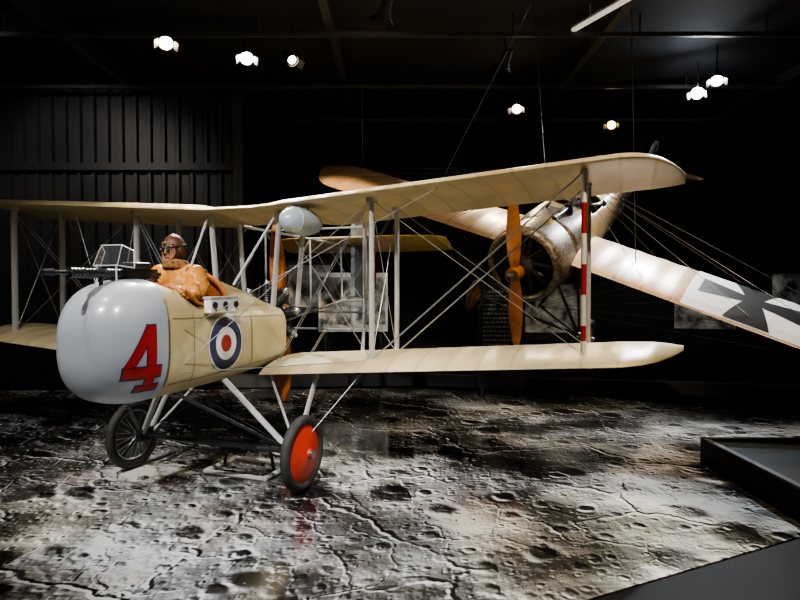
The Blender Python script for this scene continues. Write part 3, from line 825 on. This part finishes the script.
b=Bd(); b.box((5.2,5.2,.12),(2.0,1.15,.13)); b.box((3.24,5.2,.265),(.03,1.15,.012),1); b.box((5.2,6.33,.265),(2.0,.03,.012),1); b.done('display_plinth',[pm,simple('plinth_edge',(.02,.02,.022),.4)],None,smooth=False)
R1=Matrix.Rotation(math.radians(4),3,'Z')
boxo('trim_4',(-1.5,11.35,.10),(1.8,.12,.12),simple('kerb_grey',(.09,.09,.095),.5),R1)
R1=Matrix.Rotation(math.radians(-12),3,'Z')
boxo('trim_5',(4.0,10.7,.09),(3.6,.12,.11),simple('kerb_dark',(.05,.05,.055),.5),R1)

# ---- display panels
def photomat(name,sc,c0,c1,seed):
    m,nt,b=newmat(name); tc=nt.nodes.new('ShaderNodeTexCoord'); mp=nt.nodes.new('ShaderNodeMapping'); mp.inputs['Location'].default_value=(seed,seed*2,0)
    n=nt.nodes.new('ShaderNodeTexNoise'); n.inputs['Scale'].default_value=sc; n.inputs['Detail'].default_value=8; n.inputs['Roughness'].default_value=.65
    nt.links.new(tc.outputs['Object'],mp.inputs[0]); nt.links.new(mp.outputs[0],n.inputs['Vector'])
    r=nt.nodes.new('ShaderNodeValToRGB'); r.color_ramp.elements[0].position=.4; r.color_ramp.elements[0].color=(*c0,1); r.color_ramp.elements[1].position=.6; r.color_ramp.elements[1].color=(*c1,1)
    nt.links.new(n.outputs['Fac'],r.inputs['Fac']); nt.links.new(r.outputs['Color'],b.inputs['Base Color']); b.inputs['Roughness'].default_value=.5
    return m
ph1=photomat('archive_photo_a',3.5,(.05,.05,.05),(.70,.70,.68),1); ph2=photomat('archive_photo_b',2.5,(.06,.06,.06),(.45,.45,.44),5)
M['txt']=simple('sign_lettering',(.30,.30,.30),.5)
def board(name,x,y,w,z0,z1,ph,legs=True,rz=0,pics=1,textrows=0,base=None):
    b=Bd(); h=(z1-z0)/2; zc=(z0+z1)/2
    b.box((0,0,zc),(w/2,.03,h),0)
    if pics:
        pw=w/pics
        for i in range(pics):
            cx=-w/2+pw*(i+.5); b.box((cx,-.034,zc+.05*h),(pw*.43,.004,h*.8),1)
    for r_ in range(textrows):
        zz=z1-.16-.075*r_; rnd=random.Random(r_*7); xx=-w*.38
        while xx<w*.38*(1 if r_%4 else .4):
            ww=rnd.uniform(.02,.06); b.box((xx+ww/2,-.033,zz),(ww/2,.003,.012 if r_ else .028),2); xx+=ww+.018
    if legs and z0>0:
        for sg in(-1,1): b.box((sg*w*.4,0,z0/2),(.03,.03,z0/2),3); b.box((sg*w*.4,0,.01),(.05,.2,.01),3)
    o=b.done(name,[base or M['white'],ph,M['txt'],M['black']],None,smooth=False)
    o.location=(x,y,0); o.rotation_euler=(0,0,rz); return o
board('photo_display_panel',-.95,12.2,1.4,.95,2.15,ph1,rz=.1,pics=2)
board('photo_display_panel',-1.9,12.6,1.0,1.3,2.4,ph2,rz=.15,pics=1,base=M['black'])
board('information_sign',1.72,10.2,.8,.15,1.95,ph2,rz=-.1,pics=0,textrows=18,base=M['black'])
board('photo_display_panel',3.15,12.0,1.5,.8,2.0,ph1,rz=-.1,pics=1,base=M['black'])
board('photo_display_panel',6.6,13.0,1.4,.85,1.65,ph1,rz=-.3,pics=1,base=M['black'])
board('photo_display_panel',8.7,13.0,1.3,1.4,2.2,ph1,rz=-.35,pics=1,base=M['black'])
b=Bd()
for sx_ in(-.35,.35): b.tube((sx_,-.25,.025),(sx_,.25,.025),.025,mi=0)
for sy in(-.25,.25): b.tube((-.35,sy,.025),(.35,sy,.025),.025,mi=0)
for sx_ in(-.3,.3): b.tube((sx_,0,.03),(sx_*.8,0,.30),.016,mi=1)
b.tube((-.34,0,.30),(.34,0,.30),.018,mi=1)
o=b.done('support_stand',[M['white'],M['black']],None)
o.matrix_world=BM@Matrix.Translation((.45,.35,0))@Matrix.Rotation(pi/2,4,'Z')

# ================================================================ LIGHTS
def spot(loc,tgt,en,col,angd=60,rad=.06,blend=.6,name='lamp'):
    l=D.lights.new(name,'SPOT'); l.energy=en; l.color=col; l.spot_size=math.radians(angd); l.spot_blend=blend; l.shadow_soft_size=rad
    o=D.objects.new(name,l); S.collection.objects.link(o); return o,l
lensm={}
def fixture(loc,tgt,en,col,angd=60,em=60,lens=.075,blend=.6):
    loc=Vector(loc); d=(Vector(tgt)-loc).normalized()
    e=empty('spotlight',Matrix.Translation(loc)@d.to_track_quat('X','Z').to_matrix().to_4x4())
    b=Bd()
    b.revolve((0,0,0),(1,0,0),[(-.22,.03),(-.21,.06),(-.05,.075),(.03,.1),(.03,.092),(-.0,.085)],n=24,mi=0)
    b.revolve((.0,0,0),(1,0,0),[(0,.001),(0,lens),(.006,lens),(.01,.001)],n=24,mi=1)
    for k in (0,2):
        t=k*pi/2; c=Vector((.04,.1*math.cos(t),.1*math.sin(t))); tt=Vector((0,-math.sin(t),math.cos(t)))*.06; oo=Vector((.07,.05*math.cos(t),.05*math.sin(t)))
        b.add([c-tt,c+tt,c+tt+oo,c-tt+oo],[(0,1,2,3)],0)
    key=(col,em)
    if key not in lensm: lensm[key]=emis('lamp_lens',col,em)
    b.done('lamp_housing',[M['black'],lensm[key]],e)
    b=Bd(); up=e.matrix_world.inverted()@Vector((loc.x,loc.y,CH))
    b.tube((-.1,0,0),up,.012); b.done('lamp_stem',[M['black']],e)
    o,l=spot(loc,tgt,en,col,angd,blend=blend); o.parent=e; o.matrix_parent_inverse=Matrix()
    o.location=(.12,0,0); o.rotation_euler=(0,-pi/2,0)
    return e
warm=(1,.80,.55); white=(1,.95,.88); cool=(.80,.90,1)
def scr(sx,sy,z=5.2):
    d=600*(z-1.9)/(285-sy); return ((sx-400)/600*d,d,z)
fixture(scr(168,45),(-1.2,4.2,.8),800,warm,70,150,.085)
fixture(scr(248,60),(-.6,4.0,.5),800,cool,70,250,.085)
fixture(scr(293,62),(1.5,6,1.2),300,warm,60,30,.06)
fixture(scr(516,110),(.5,7.0,1.0),400,warm,60,60,.08)
fixture(scr(610,126),(2.5,7.8,1.5),300,(1,.80,.22),60,14,.08)
fixture(scr(695,95),(1.3,4.5,.3),1100,cool,70,300,.1)
fixture(scr(714,82),(3.0,5.5,.3),500,white,70,150,.08)
fixture((-4.2,1.6,5.3),(-2.2,5.6,1.4),800,white,45)
fixture((-.8,1.5,5.3),(-1.0,6.2,1.8),950,white,48)
fixture((2.4,2.0,5.3),(1.4,5.8,1.9),720,warm,48)
fixture((4.6,3.6,5.3),(3.4,7.4,1.9),540,(1,.82,.60),44)
fixture((-.3,3.6,5.3),(.0,4.0,0),850,(.94,.97,1),62,blend=.9)
fixture((-3.6,3.8,5.3),(-4.2,6.5,0),550,white,70,blend=.9)
fixture((2.3,3.6,5.3),(1.6,4.2,0),600,(1,.86,.48),30,blend=.5)
fixture((1.9,6.2,5.3),(2.3,7.6,0),300,white,70,blend=.9)
fixture((-.2,7.6,5.3),(-1.3,10.1,2.5),700,warm,40)  # added lamp, put in to brighten the biplane's tailplane
fixture((1.6,9.3,5.3),(.2,11.9,1.4),300,white,50)  # extra lamp added to light the display boards behind
fixture((7.0,10.5,5.3),(6.4,13.0,1.3),200,white,60)  # another added lamp, lights the boards at the far right
fixture((-6.0,8.0,5.3),(-6.0,11.5,3),150,(1,.92,.85),90)
b=Bd(); b.tube((2.46,8.62,5.52),(2.9,7.65,5.52),.035,mi=0); b.tube((2.46,8.62,5.56),(2.9,7.65,5.56),.03,mi=1); b.tube((2.6,8.3,5.55),(2.6,8.3,CH),.01,mi=1); b.tube((2.8,7.9,5.55),(2.8,7.9,CH),.01,mi=1)
b.done('fluorescent_batten',[emis('tube_glow',(.8,.75,.65),.5),M['grey']],None)

w=D.worlds.new('world'); S.world=w; w.use_nodes=True; w.node_tree.nodes['Background'].inputs[0].default_value=(.5,.6,.8,1); w.node_tree.nodes['Background'].inputs[1].default_value=.02
S.view_settings.look='AgX - Medium High Contrast'
S.view_settings.exposure=.28
